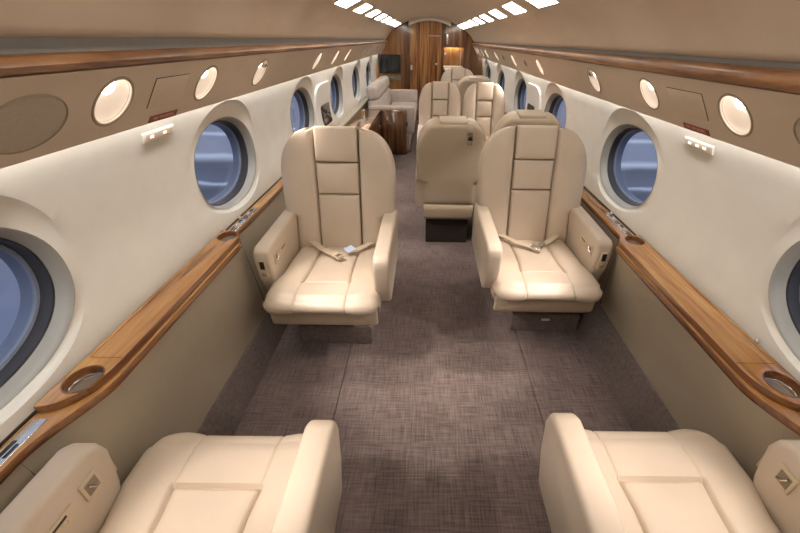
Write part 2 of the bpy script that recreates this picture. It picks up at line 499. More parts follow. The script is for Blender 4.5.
holes = {'left': [], 'right': []}
LIT = {'left': [(.33, 'near'), (-.15, 'near'), (1.085, 'lit'), (1.575, 'lit'), (2.113, 'nozzle'), (3.25, 'lit'), (3.91, 'lit'), (4.52, 'lit'), (5.72, 'dim'), (6.25, 'dim'), (7.2, 'dim')],  # near entries: out-of-view lamps added to brighten near seats and aisle
       'right': [(.40, 'near'), (-.10, 'near'), (1.24, 'lit'), (1.767, 'lit'), (2.386, 'nozzle'), (3.589, 'lit'), (4.70, 'lit'), (5.90, 'lit'), (6.90, 'lit'), (7.45, 'lit'), (7.9, 'lit'), (8.3, 'lit')]}
for side, lst in LIT.items():
    cnt = {}
    for y, kind in lst:
        k = cnt.get(kind, 0); cnt[kind] = k+1
        if kind == 'nozzle':
            pass
        mtx, r = reading_light(side, y, k, kind)
        holes[side].append((mtx, r-.0015))
        if kind != 'dim' and y < 5.0:
            ld = bpy.data.lights.new('reading_spot', 'SPOT'); ld.energy = 30.; ld.spot_size = radians(44 if k == 0 or kind == 'near' else 52); ld.spot_blend = .65
            ld.color = (1, .85, .76); ld.shadow_soft_size = .03
            lo = bpy.data.objects.new('reading_spot', ld); COL.objects.link(lo)
            lo.location = mtx @ Vector((0, .01, .012))
            aim = Vector((-SIDE[side]['s']*((.45, .80)[k % 2] if kind == 'near' else .68 if k == 0 else .58), (.15, .70)[k % 2] if kind == 'near' else .28 if k == 0 else .0, -1.)).normalized()
            lo.rotation_euler = aim.to_track_quat('-Z', 'Y').to_euler()
for o in list(bpy.data.objects):
    if o.get('label', '').startswith('first round light, the one'):
        o['label'] = 'round light with a small air nozzle in the %s overhead panel' % ('left' if o.location.x < 0 else 'right')

for side, S in SIDE.items():
    cs = []
    for mtx, r in holes[side]:
        def c(bm, mtx=mtx, r=r):
            add_lathe(bm, [(0, .03), (r, .03), (r, -.06), (0, -.06)], 40, mtx)
        cs.append(c)
    cut(S['valobj'], cs)

# dark air vents on the right panel
for k, y in enumerate((4.12, 5.35)):
    t = thing('air_vent', ['dark oval air vent nearer the camera', 'farther dark oval air vent'][k]+' in the right overhead panel', 'air vent', group='air vents in the right overhead panel')
    t.matrix_world = VF(SIDE['right'], y, .55)
    b = BM(); add_lathe(b, [(.040, 0), (.041, .004), (.034, .006), (.030, .002), (0, .001)], 28, Matrix.Diagonal((1, .8, 1, 1))); bmobj('vent_ring', b, 'rim', t)
    b = BM(); add_lathe(b, [(0, .012), (.014, .010), (.022, .003), (.024, .0)], 20, Matrix.Diagonal((1, .8, 1, 1))); bmobj('vent_nozzle', b, 'recess', t)

# speaker grilles
for side, y, u, a in (('left', .835, .47, .098), ('right', .925, .52, .092)):
    t = thing('speaker_grille', 'oval grey speaker grille at the near end of the %s overhead panel' % side, 'speaker')
    t.matrix_world = VF(SIDE[side], y, u)
    dg = Matrix.Diagonal((1, .70, 1, 1))
    b = BM(); add_lathe(b, [(0, .004), (a*.6, .0038), (a-.004, .002), (a, -.001)], 48, dg); bmobj('grille_cloth', b, 'grille', t)
    b = BM(); add_lathe(b, [(a-.001, -.001), (a+.001, .003), (a+.004, .002), (a+.005, -.001)], 48, dg); bmobj('rim', b, 'rim', t)

# mask panels: a door sunk in a fine dark gap
for side, ya, yb in (('left', 1.245, 1.425), ('right', 1.385, 1.60)):
    t = thing('mask_panel', 'flush beige oxygen mask door between two lights in the %s overhead panel' % side, 'oxygen mask panel')
    t.matrix_world = VF(SIDE[side], (ya+yb)/2, .54)
    h = (yb-ya)/2
    b = BM(); add_box(b, (-h-.002, -.052, -.002), (h+.002, .052, .0012), .001, 1); bmobj('gap', b, 'groove', t)
    b = BM(); add_box(b, (-h, -.05, -.002), (h, .05, .0028), .0015, 2); bmobj('door', b, 'valance', t)

def text_mesh(name, s_, size, m, parent, loc=(0, 0, 0)):
    cu = bpy.data.curves.new(name, 'FONT'); cu.body = s_; cu.size = size; cu.align_x = 'CENTER'; cu.align_y = 'CENTER'; cu.extrude = .0004
    o = bpy.data.objects.new(name, cu); COL.objects.link(o)
    bpy.context.view_layer.update()
    me = bpy.data.meshes.new_from_object(o.evaluated_get(bpy.context.evaluated_depsgraph_get()))
    bpy.data.objects.remove(o); bpy.data.curves.remove(cu)
    o = link(name, me, m, parent, False); o.location = loc
    return o

for side, y in (('left', 1.355), ('right', 1.475)):
    S = SIDE[side]
    t = thing('no_smoking_sign', 'dark red NO SMOKING placard on the lower edge of the %s overhead panel' % side, 'sign')
    t.matrix_world = VF(S, y, .075, .0012)
    b = BM(); add_box(b, (-.078, -.0125, -.001), (.078, .0125, .0012), .001, 1); bmobj('plate', b, 'red', t)
    text_mesh('lettering', 'NO SMOKING', .0185, 'signtext', t, (0, 0, .0014))
    # lit sign box on the wall underneath
    zw = 1.19 if side == 'left' else 1.155
    x = catmull(zw, S['wall']); n = Vector((-S['s'], 0, -.32)).normalized()
    d = Vector((0, 0, 1)); d = (d - n*d.dot(n)).normalized(); ex = d.cross(n)
    m4 = Matrix((ex, d, n)).transposed().to_4x4(); m4.translation = Vector((S['s']*x, y+.07 if side == 'left' else y+.072, zw))
    t = thing('passenger_sign', 'slim cream sign box with lit icons on the %s wall under the red placard' % side, 'sign')
    t.matrix_world = m4
    b = BM(); add_box(b, (-.092, -.017, -.004), (.092, .017, .007), .003, 2); bmobj('housing', b, 'wall', t)
    b = BM(); add_box(b, (-.080, -.011, .0055), (.080, .011, .0078), .001, 1); bmobj('lens', b, 'valance', t)
    for q, px_ in enumerate([-.045, .03] if side == 'left' else [-.05, 0., .045]):
        b = BM(); add_box(b, (px_-.010, -.0045, .0076), (px_+.010, .0045, .0088), .001, 1)
        
        bmobj('lit_icon', b, 'icon' if side == 'left' else 'icon_white', t)

# ---------------------------------------------------------------- ceiling lights, two rows
for side, s, ys in (('left', -1, [.30, 1.0, 1.70, 2.40, 3.10, 3.80, 4.50, 5.20, 5.90, 6.60, 7.30, 8.0]), ('right', 1, [.40, 1.1, 1.85, 2.60, 3.33, 4.07, 4.80, 5.50, 6.2, 6.9, 7.6, 8.25])):
    vis = [y for y in ys if y > 2.9]
    for y in ys:
        if y in vis: lab = '%s square ceiling light visible from the camera in the %s row' % (ORD[vis.index(y)], side)
        else: lab = '%s square ceiling light overhead of the near seats, %s row' % (ORD[ys.index(y)], side)
        cx = .595 if s < 0 else .570
        za = ceil_z(s*(cx-.07)); zb_ = ceil_z(s*(cx+.07))
        d = Vector((s*.14, 0, zb_-za)).normalized(); up_ = Vector((0, 1, 0)); n = d.cross(up_)
        if n.z > 0: n = -n
        ex = up_.cross(n)
        m4 = Matrix((ex, up_, n)).transposed().to_4x4(); m4.translation = Vector((s*cx, y, (za+zb_)/2))
        t = thing('ceiling_light', lab, 'ceiling light', group='ceiling lights in the %s row' % side)
        t.matrix_world = m4
        b = BM(); add_box(b, (-.068, -.205, -.012), (.068, .205, .003), .002, 1); bmobj('frame', b, 'ceiling', t)
        b = BM(); add_box(b, (-.060, -.197, -.008), (.060, .197, .0055), .002, 1); bmobj('diffuser', b, 'lamp', t)

# ---------------------------------------------------------------- side ledges with flush table lids
def ledge(side):
    S = SIDE[side]; s = S['s']; a, c = S['bulge']; z0, z1 = S['rz']; zl = S['lid_z']
    t = thing('side_ledge', 'long walnut side ledge with cup holders under the %s windows' % side, 'side ledge')
    ys = [Y0]+[-.2+.025*i for i in range(115)]+[2.7+.5*i for i in range(12)]
    yend = 3.56 if side == 'left' else YB-.02
    ys = [y for y in ys if y < yend]+[yend]
    rows = []
    ro = S['rail_o']
    for y in ys:
        xi = rail_inner(S, y)
        prof = [(ro+.01, z0), (xi+.012, z0), (xi+.003, z0+.004), (xi, z0+.010), (xi, z1-.009), (xi+.004, z1-.002), (xi+.012, z1), (ro+.01, z1)]
        rows.append([(s*x, y, z) for x, z in prof])
    n = len(rows[0]); v = [p_ for r in rows for p_ in r]; f = []
    for i in range(len(rows)-1):
        for j in range(n):
            f.append((i*n+j, i*n+(j+1) % n, (i+1)*n+(j+1) % n, (i+1)*n+j))
    f.append(tuple(range(n))); f.append(tuple((len(rows)-1)*n+j for j in range(n)))
    rail = pyobj('rail', v, f, ['wood_y', 'wood_dark'], t, True, 40, True)
    for p_ in rail.data.polygons: p_.material_index = 1 if p_.normal.x*s < -.75 else 0
    # raised board: straight at the wall, rounded ends
    xi_ = S['rail_w']+.012
    def board(grow):
        out = []
        for q in range(15):                       # near end: long taper from the wall
            k = q/14.; out.append((ro-.004-(ro-.004-xi_)*(1-(1-k)**2.0)**.75, a+.012-grow+.17*k**1.5))
        for q in range(13):                       # far end: round
            an = q/12.*pi/2; out.append((xi_+.085*(1-cos(an)), c-.085+.085*sin(an)+grow))
        out.append((ro-.004, c+grow))
        return [(s*x, y) for x, y in out]
    b = BM(); add_prism(b, board(0), 'z', z1-.004, zl, .005, 2)
    bd = bmobj('table_board', b, ['wood_y', 'wood_dark'], t, True, 30)
    for p_ in bd.data.polygons: p_.material_index = 1 if abs(p_.normal.z) < .6 else 0
    cups = [(ro-.062, a+.105), (ro-.062, c-.062)]
    R_ = .043
    def mk(cx, cy):
        return lambda bm: add_lathe(bm, [(0, .02), (R_, .02), (R_, -.035), (0, -.035)], 40, Matrix.Translation((s*cx, cy, zl))@Matrix.Diagonal((1., 1.12, 1, 1)))
    cs = [mk(*q) for q in cups]
    # fine seams round the lid
    sx0, sx1 = xi_+.004, ro-.022
    def seam(lo, hi): return lambda bm: add_box(bm, (min(s*lo[0], s*hi[0]), lo[1], zl-.003), (max(s*lo[0], s*hi[0]), hi[1], zl+.01))
    for c_ in cs+[seam((sx0-.02, a+.185), (sx1+.0015, a+.188)), seam((sx0+.012, c-.135), (sx1+.0015, c-.132)), seam((sx1+.0005, a+.1865), (sx1+.003, c-.1335))]: cut(bd, [c_])
    for q in cups: cut(rail, [mk(*q)])
    for k, (cx, cy) in enumerate(cups):
        mt = Matrix.Translation((s*cx, cy, zl))@Matrix.Diagonal((1., 1.12, 1, 1))
        b = BM(); add_lathe(b, [(R_+.004, -.002), (R_+.003, .0015), (R_, .0015), (R_-.0015, -.003), (R_-.0015, -.034), (R_-.006, -.036)], 40, mt)
        cp = bmobj('cup_holder', b, 'wood_dark', t)
        b = BM(); add_lathe(b, [(R_-.003, -.030), (R_-.006, -.033), (.02, -.0325), (0, -.032)], 40, mt); bmobj('cup_base', b, 'cup', cp)
        b = BM(); add_lathe(b, [(R_-.003, -.026), (R_-.003, -.022), (R_-.0055, -.0225), (R_-.0055, -.0265)], 40, mt); bmobj('cup_ring', b, 'chrome', cp)
    # switch strips at either end of the board
    for ya, yb in ((a-.42, a-.005), (c+.02, c+.34)):
        b = BM(); add_box(b, (min(s*(ro-.012), s*(ro-.048)), ya, z1-.002), (max(s*(ro-.012), s*(ro-.048)), yb, z1+.003), .001, 1)
        pl = bmobj('switch_strip', b, 'metal', t)
        k = 0
        y = ya+.02
        while y < yb-.05:
            b = BM(); ln = (.045, .022, .03)[k % 3]
            add_box(b, (min(s*(ro-.019), s*(ro-.029)), y, z1+.002), (max(s*(ro-.019), s*(ro-.029)), y+ln, z1+.0045), .001, 1)
            bmobj('switch', b, ['black', 'plate', 'groove'][k % 3], pl)
            if k % 3 == 0:
                b = BM(); add_box(b, (min(s*(ro-.034), s*(ro-.042)), y, z1+.002), (max(s*(ro-.034), s*(ro-.042)), y+ln*.8, z1+.0045), .001, 1)
                bmobj('switch', b, 'black', pl)
            y += ln+.016; k += 1
    # dark gap where the ledge meets the wall
    b = BM(); add_box(b, (min(s*(ro-.003), s*(ro+.004)), Y0, z1), (max(s*(ro-.003), s*(ro+.004)), yend, z1+.006)); bmobj('wall_gap', b, 'groove', t)
    for yy in ((1.84,) if side == 'left' else (.935, 2.06)):
        b = BM(); add_lathe(b, [(.0, .020), (.006, .020), (.009, .016), (.009, .008), (.006, .006), (.006, 0)], 18, Matrix.Translation((s*(ro-.012), yy, (zl if yy < 1 else z1)-.001))); bmobj('latch_pin', b, 'chrome', t)
    return t
ledge('left'); ledge('right')

# ---------------------------------------------------------------- seats
TILT = radians(11.5); BH = .69
def xo(s_, k):
    w = .258 + .055*smooth01((s_-.205)/.03)
    w += .006*sin(pi*min(1, max(0, (s_-.24)/.36)))
    if s_ > .45:
        e = min(1., (s_-.45)/(BH-.45)); w = .115 + (w-.115)*(max(0., 1-e**2.3))**(1/2.3)
    return w*k
def bp(x, s_, n):
    return (x, .325 + s_*sin(TILT) - n*cos(TILT), .40 + s_*cos(TILT) + n*sin(TILT))
def s_levels():
    return sorted(set([0, .006, .015, .03]+[.06+.03*i for i in range(5)]+[.205, .212, .22, .228, .236, .25]+[.28+.03*i for i in range(6)]+
                      [.45+(BH-.45)*sin(i/16*pi/2) for i in range(17)]))
def rnd(d, r):
    if d >= r: return 1.
    q = 1-max(d, 0)/r; return sqrt(max(0., 1-q*q))

def bolster(sg, k):
    S_ = s_levels(); U = [0, .02, .05, .10, .2, .35, .5, .65, .8, .9, .95, .98, 1]
    v, f = [], []; x0 = .119*k; nu = len(U)
    for s_ in S_:
        w = max(xo(s_, k)-x0, .002)
        for u in U:
            x = x0+w*u
            d = min(u*w+.0, (1-u)*w*1.0, s_, (BH-s_)*1.1 if u < .6 else 9)
            nn = .012+.050*rnd(d, .022) + .012*sin(pi*u)*min(1, (BH-s_)/.12)*min(1, s_/.05)
            v.append(bp(sg*x, s_, nn if 0 < u < 1 and 0 < s_ < BH else .0))
    for i in range(len(S_)-1):
        for j in range(nu-1):
            q = (i*nu+j, i*nu+j+1, (i+1)*nu+j+1, (i+1)*nu+j); f.append(q if sg > 0 else q[::-1])
    return v, f
def pad(x0, x1, s0, s1, depth, crown, r=.014, back=0.):
    U = [0, .01, .03, .06, .1, .2, .35, .5, .65, .8, .9, .94, .97, .99, 1]; v, f = [], []; n = len(U)
    for a in U:
        for c in U:
            x = x0+(x1-x0)*c; s_ = s0+(s1-s0)*a
            d = min((x-x0), (x1-x), (s_-s0), (s1-s_))
            nn = depth-r+r*rnd(d, r)+crown*(1-(2*c-1)**2)*(1-(2*a-1)**4)
            v.append(bp(x, s_, back if a in (0, 1) or c in (0, 1) else nn))
    for i in range(n-1):
        for j in range(n-1): f.append((i*n+j, i*n+j+1, (i+1)*n+j+1, (i+1)*n+j))
    if back < 0:
        b0 = len(v)
        for a in U:
            for c in U:
                x = x0+(x1-x0)*c; s_ = s0+(s1-s0)*a
                d = min((x-x0), (x1-x), (s_-s0), (s1-s_)); v.append(bp(x, s_, back-.012*rnd(d, .014)))
        for i in range(n-1):
            for j in range(n-1): f.append((b0+i*n+j, b0+(i+1)*n+j, b0+(i+1)*n+j+1, b0+i*n+j+1))
    return v, f
def shell(k):
    S_ = s_levels(); U = [-1, -.985, -.96, -.92, -.85, -.7, -.4, 0, .4, .7, .85, .92, .96, .985, 1]; v, f = [], []; nu = len(U)
    for s_ in S_:
        w = max(xo(s_, k)-.002, .004)
        for u in U:
            x = w*u; d = min((1-abs(u))*w, s_, (BH-.004-s_))
            nn = -.010-.052*rnd(d, .03)
            v.append(bp(x, min(s_, BH-.004), nn if abs(u) < 1 and 0 < s_ < BH else .004))
    for i in range(len(S_)-1):
        for j in range(nu-1): f.append((i*nu+j, (i+1)*nu+j, (i+1)*nu+j+1, i*nu+j+1))
    # close the front so the shell is a solid
    b0 = len(v)
    for s_ in S_:
        w = max(xo(s_, k)-.002, .004)
        v.append(bp(-w, min(s_, BH-.004), .004)); v.append(bp(w, min(s_, BH-.004), .004))
    for i in range(len(S_)-1): f.append((b0+2*i, b0+2*i+1, b0+2*i+3, b0+2*i+2))
    return v, f

def cushion(k, H):
    hw = .250*k; gx = .110*k; r = .038
    # profile from back to front and round the lip: (y, z)
    prof = []
    for i in range(26): 
        t = i/25.; y = .32-.565*t
        prof.append((y, .432+.018*t+.010*sin(pi*t)))
    for y_ in (-.115, -.121, -.125, -.129, -.135): prof.append((y_, .432+.018*(.32-y_)/.565+.010*sin(pi*(.32-y_)/.565)))
    prof = sorted(prof, key=lambda q: -q[0])
    zc_ = prof[-1][1]-.058
    for i in range(1, 13):
        an = i/12.*radians(118); prof.append((-.245-.058*sin(an), zc_+.008+.040*cos(an)+.010*(1-cos(an))/2))
    prof.append((-.262, .372)); prof.append((-.24, .365))
    gy = -.125
    xs = [-hw, -hw]+[-hw+r*(1-cos(a)) for a in [pi/2*i/7 for i in range(1, 8)]]
    inner = [-(hw-r)+(hw-r-gx-.012)*i/6 for i in range(1, 6)]
    gl = [-gx-.012, -gx-.006, -gx-.003, -gx, -gx+.003, -gx+.006, -gx+.012]
    mid = [-gx+.03, -gx+.06, -.02*k]
    half = xs+inner+gl+mid
    X = half+[-q for q in half[::-1]]
    nx = len(X); v, f = [], []
    for i, (y, z) in enumerate(prof):
        a = prof[max(i-1, 0)]; c = prof[min(i+1, len(prof)-1)]
        ty, tz = c[0]-a[0], c[1]-a[1]; L = math.hypot(ty, tz); ny, nz = tz/L*-1*-1, -ty/L
        ny, nz = (tz/L, -ty/L)
        for j, x in enumerate(X):
            ax = abs(x); d = 0.
            if ax > hw-r: d += r*(1-sqrt(max(0, 1-((ax-(hw-r))/r)**2)))
            if j in (0, nx-1): d = r+(.10-r)*max(0., nz)**2
            on_inset = y > gy and i < 40
            # long seams: deep beside the inset, fine and splayed on the lip
            dist = abs(ax-gx)
            if y > gy: d += .017*max(0, 1-dist/.008)
            else: d += .0035*max(0, 1-dist/.005)
            if ax < gx and y > gy: d += .0045*min(1, (gx-ax)/.01); d -= .009*(1-(ax/gx)**2)*min(1, (y-gy)/.08)
            if ax <= gx+.003 and abs(y-gy) < .009 and z > .40: d += .015*max(0, 1-abs(y-gy)/.007)
            if gx < ax < hw-r*.2: d -= .010*sin(pi*(ax-gx)/(hw-gx))
            # seam splay on the lip
            xx = x
            if y < gy and .5*gx < ax < hw-r: xx = x
            ry = .022*max(0., (ax-(hw-.11*k))/(.11*k))**2.2*smooth01((.05-y)/.25)
            xx *= 1+.10*smooth01((-.02-y)/.14)
            v.append((xx, y - d*ny + ry, z - d*nz))
    for i in range(len(prof)-1):
        for j in range(nx-1): f.append((i*nx+j, (i+1)*nx+j, (i+1)*nx+j+1, i*nx+j+1))
    return v, f

MESH = {}
def cached(key, fn, m, angle=38):
    if key not in MESH:
        v, f = fn(); me = bpy.data.meshes.new(key[0]); me.from_pydata(v, [], f); me.update()
        b = bmesh.new(); b.from_mesh(me); bmesh.ops.remove_doubles(b, verts=b.verts, dist=.00005); b.to_mesh(me); b.free()
        me.materials.append(M[m]); me.polygons.foreach_set('use_smooth', [True]*len(me.polygons)); me.set_sharp_from_angle(angle=radians(angle))
        MESH[key] = me
    return MESH[key]
def part(name, me, parent):
    o = bpy.data.objects.new(name, me); COL.objects.link(o); o.parent = parent; return o

def arm_bm(sg, k, w=.078, back=0.):
    xo_ = sg*.327*k; xi = sg*(.327*k-w)
    b = BM()
    poly = [(-.165, .365), (-.205, .47), (-.222, .58), (-.212, .622), (-.18, .640), (.20, .645), (.37, .645), (.39, .60), (.375, .365)]
    poly = [(y + (back if y < 0 else 0), z) for y, z in poly]
    add_prism(b, poly, 'x', min(xo_, xi), max(xo_, xi), .016, 3)
    return b

def seat(name, label, x, y, rz, outboard, k=1., detail=True, group=None, belt=None, plinth_shift=0.):
    """outboard: sign of local x on the wall side"""
    t = thing(name, label, 'seat', (x, y, 0), rz, group)
    part('seat_cushion', cached(('seat_cushion', k), lambda: cushion(k, 0), 'leather', 60), t)
    part('back_shell', cached(('back_shell', k), lambda: shell(k), 'leather_base', 60), t)
    for sg in (-1, 1):
        part('back_bolster', cached(('back_bolster', sg, k), lambda: bolster(sg, k), 'leather', 60), t)
    g = .1165*k
    part('headrest', cached(('headrest', k), lambda: pad(-g, g, .512, BH+.008, .066, .006, .014, -.036), 'leather', 60), t)
    part('back_pad', cached(('back_pad', k), lambda: pad(-g, g, .338, .509, .058, .010), 'leather', 60), t)
    part('lumbar_pad', cached(('lumbar_pad', k), lambda: pad(-g, g, .004, .335, .058, .012), 'leather', 60), t)
    for sg in (-1, 1):
        a = bmobj('armrest', arm_bm(sg, k, .078, .075 if sg == outboard else 0.), 'leather', t, True, 50)
        if detail and sg == outboard:
            xi = sg*(.327*k-.078)
            # control plate and recessed latch on the inner face
            b = BM(); e = -sg
            add_box(b, (min(xi, xi+e*.004), -.015, .538), (max(xi, xi+e*.004), .08, .576), .0018, 2)
            pl = bmobj('control_plate', b, 'plate', a)
            b = BM(); add_box(b, (min(xi+e*.003, xi+e*.0052), .007, .562), (max(xi+e*.003, xi+e*.0052), .063, .568)); bmobj('slot', b, 'black', pl)
            for q in (.017, .047):
                b = BM(); add_lathe(b, [(.0085, 0), (.0085, .0022), (.0068, .0026), (.006, .0008), (0, .0008)], 16, Matrix.Translation((xi+e*.0035, q, .5525))@Matrix.Rotation(e*pi/2, 4, 'Y')); bmobj('button', b, 'plate', pl)
            b = BM(); add_box(b, (min(xi, xi+e*.006), -.09, .53), (max(xi, xi+e*.006), -.04, .588), .002, 2); lt = bmobj('latch_frame', b, 'plate', a)
            b = BM(); add_box(b, (min(xi+e*.004, xi+e*.0068), -.082, .540), (max(xi+e*.004, xi+e*.0068), -.048, .578), .001, 1); bmobj('recess', b, 'rim', lt)
            b = BM(); add_tube(b, [(xi+e*.007, -.077, .548), (xi+e*.012, -.065, .556), (xi+e*.009, -.055, .572)], .004, 8); bmobj('lever', b, 'metal', lt)
            # socket panel on the arm's front
            xm = (xi+sg*.327*k)/2
            b = BM(); add_box(b, (xm-.019, -.149, .485), (xm+.019, -.125, .585), .002, 2); sp_ = bmobj('socket_panel', b, 'plate', a)
            b = BM(); add_box(b, (xm-.011, -.1505, .535), (xm+.011, -.143, .577), .001, 1); bmobj('jack', b, 'black', sp_)
            b = BM(); add_box(b, (xm-.011, -.1505, .495), (xm+.011, -.143, .517), .001, 1); bmobj('jack', b, 'metal', sp_)
    # base pan under cushion and arms
    b = BM(); hw = .248*k
    add_prism(b, [(-.232, .385), (-.250, .372), (-.238, .275), (-.20, .240), (.32, .236), (.37, .27), (.39, .36), (.38, .40), (.30, .40), (.28, .385)], 'x', -hw, hw, .014, 2)
    for v in b.verts:
        if v.co.y < -.1: v.co.x *= 1.06
    vs = [v for v in b.verts if v.co.z < .262 and v.co.y < .1]
    for v in vs: v.co.x *= .90
    pan = bmobj('base_pan', b, 'leather_base', t, True, 40)
    b = BM(); add_box(b, (-.20*k, -.252, .272), (.20*k, -.235, .352), .008, 2)
    for v in b.verts: v.co.y += (.345-v.co.z)*.18
    bmobj('footrest_panel', b, 'leather_base', t, True, 40)
    if k == 1:
        b = BM(); add_box(b, (-.20*k+plinth_shift, -.075, 0.001), (.20*k+plinth_shift, .36, .125), .006, 2)
        pl = bmobj('plinth', b, 'kick', t)
    b = BM(); add_box(b, (-(.13 if k == 1 else .22)*k+plinth_shift*.5, .0, .12 if k == 1 else .001), ((.13 if k == 1 else .22)*k+plinth_shift*.5, .30, .24), .006, 2); bmobj('pedestal', b, 'groove', t)  # club chairs: black and widened, shadow under the seat put into the pedestal
    if plinth_shift:
        b = BM(); add_box(b, (plinth_shift-.025, -.079, .082), (plinth_shift+.025, -.073, .097), .002, 1); bmobj('pull_tab', b, 'white', pl)
    if belt:
        zt = .452
        def strap(pts, w=.036):
            b = BM(); ribbon(b, pts, (.25, .97, .0), w, .003); return bmobj('seat_belt', b, 'belt', t)
        def ribbon_strap(pts, side):
            b = BM(); ribbon(b, pts, side, .036, .003); return bmobj('seat_belt', b, 'belt', t)
        A = ribbon_strap([(-.175*k, .272, .475), (-.135*k, .235, .472), (-.09*k, .19, .468), (-.04*k, .145, .470), (.0, .115, .472)], (.62, .78, 0))
        m4 = Matrix.Translation((.012, .098, .474))@Matrix.Rotation(radians(-38), 4, 'Z')@Matrix.Rotation(radians(6), 4, 'X')
        b = BM(); add_box(b, (-.030, -.020, -.004), (.034, .020, .012), .004, 2, m4); bk = bmobj('buckle', b, 'plate' if belt == 'tag' else 'metal', A)
        b = BM(); add_box(b, (.002, -.014, .010), (.030, .014, .016), .002, 1, m4); bmobj('flap', b, 'metal', bk)
        B = ribbon_strap([(.185*k, .272, .478), (.150*k, .235, .474), (.11*k, .195, .470), (.075*k, .165, .471)], (-.55, .83, 0))
        m4 = Matrix.Translation((.060*k, .150, .474))@Matrix.Rotation(radians(40), 4, 'Z')
        if belt == 'tag':
            b = BM(); m4 = Matrix.Translation((.068*k, .168, .482))@Matrix.Rotation(radians(52), 4, 'Z')@Matrix.Rotation(radians(16), 4, 'X')
            add_box(b, (-.030, -.022, -.002), (.030, .022, .003), .001, 1, m4); o = bmobj('belt_tag', b, 'tag', B); o['label'] = 'pale blue tag'
        else:
            b = BM(); add_box(b, (-.026, -.014, -.003), (.022, .014, .008), .003, 2, m4); bmobj('belt_tongue', b, 'metal', B)
    return t

seat('armchair', 'cream leather armchair facing the camera left of the aisle, pale blue tag on its belt', -.545, 1.70, 0, -1, belt='tag')
seat('armchair', 'cream leather armchair facing the camera right of the aisle, white pull tab on its plinth', .576, 1.83, 0, 1, belt='plain', plinth_shift=.09)
seat('armchair', 'cream leather armchair in the near left corner, cut off so only cushion and armrests show', -.612, .447, pi, 1)
seat('armchair', 'cream leather armchair in the near right corner, cut off so only cushion and armrests show', .618, .478, pi, -1)
k2 = .765
c5 = seat('club_chair', 'seat turned away mid aisle, plain beige back with a hanging belt buckle', .128, 3.20, pi, -1, .80, False, 'seats round the far table')
c5.scale = (1, 1, .955)
b = BM(); add_box(b, (-.020, -.004, -.034), (.020, .004, .034), .004, 2)
mB = Matrix.Translation(bp(-.12, .600, -.072))@Matrix.Rotation(-TILT, 4, 'X')
for v in b.verts: v.co = mB @ v.co
bk = bmobj('belt_buckle', b, 'chrome', c5)
b = BM(); add_box(b, (-.013, .002, -.026), (.013, .006, .002), .002, 1)
for v in b.verts: v.co = mB @ v.co
bmobj('flap', b, 'groove', bk)
b = BM()
for q in (-.011, .011): add_lathe(b, [(0, .010), (.006, .008), (.008, .002), (.008, -.004)], 14, mB@Matrix.Translation((q, .004, -.052))@Matrix.Rotation(-pi/2, 4, 'X'))
bmobj('stud', b, 'chrome', bk)
b = BM(); ribbon(b, [bp(-.12, .69, -.01), bp(-.12, .685, -.05), bp(-.12, .66, -.068), bp(-.12, .63, -.068)], (1, 0, 0), .036, .003); bmobj('strap', b, 'belt', bk)
seat('club_chair', 'seat turned away directly behind the right armchair, only its top edge showing', .66, 3.20, pi, -1, .80, False, 'seats round the far table')
seat('club_chair', 'left one of the two seats facing the camera across the far table', .100, 4.30, 0, 1, k2, False, 'seats round the far table')
seat('club_chair', 'right one of the two seats facing the camera across the far table', .608, 4.30, 0, 1, k2, False, 'seats round the far table')
seat('rear_armchair', 'beige seat turned away, its top just over the pair of facing seats', .60, 6.05, pi, -1, .85, False)
seat('rear_armchair', 'farthest beige seat facing the camera in front of the white counter', .475, 6.75, 0, 1, .92, False)

# conference table between the four seats
t = thing('conference_table', 'glossy wooden table between the four far seats', 'table', (.42, 3.66, 0))
b = BM(); add_box(b, (-.36, -.23, .66), (.60, .23, .69), .010, 3); bmobj('tabletop', b, 'wood_top', t)
b = BM(); add_box(b, (-.05, -.06, .0), (.20, .06, .66), .01, 2); bmobj('pedestal', b, 'leather_base', t)

# beige sill closing the wall behind credenza and sofa
b = BM(); add_box(b, (-1.065, 3.57, .642), (-.975, YB, .660), .003, 1)
struct(bmobj(trim_name(), b, 'dado'))
# ---------------------------------------------------------------- left side: credenza, sofa
t = thing('credenza', 'low walnut credenza with glossy top along the left wall behind the armchair', 'credenza', (-.88, 4.65, 0))
b = BM(); add_box(b, (-.098, -1.07, .602), (.175, 1.07, .626), .006, 2); bmobj('top', b, 'wood_top', t)
b = BM(); add_box(b, (-.06, -1.06, .005), (.165, 1.06, .603)); bmobj('body', b, 'wood_zd', t)
for k in range(4):
    b = BM(); y = -1.05+.525*k; add_box(b, (.163, y+.008, .06), (.172, y+.517, .59), .003, 1); d_ = bmobj('door', b, 'wood_zd', t)
    b = BM(); add_box(b, (.171, y+.44, .40), (.178, y+.47, .43), .002, 1); bmobj('latch', b, 'chrome', d_)
b = BM(); add_box(b, (-.075, .93, .625), (-.03, 1.0, .645), .006, 2)
bmobj('latch_fitting', b, 'chrome', t)

t = thing('end_cabinet', 'dark walnut end cabinet standing between credenza and sofa, its face to the camera', 'cabinet', (-.60, 5.80, 0))
b = BM(); add_prism(b, [(-.40, -.065), (.215, -.065), (.25, -.055), (.262, -.02), (.262, .075), (-.40, .075)], 'z', .005, .618, .003, 1)
bmobj('body', b, 'wood_zd', t, True, 60)
b = BM(); add_box(b, (.262, -.02, .40), (.274, .02, .46), .004, 2); bmobj('handle', b, 'black', t)
b = BM(); add_box(b, (.263, .02, .22), (.268, .05, .25), .002, 1); bmobj('latch', b, 'chrome', t)

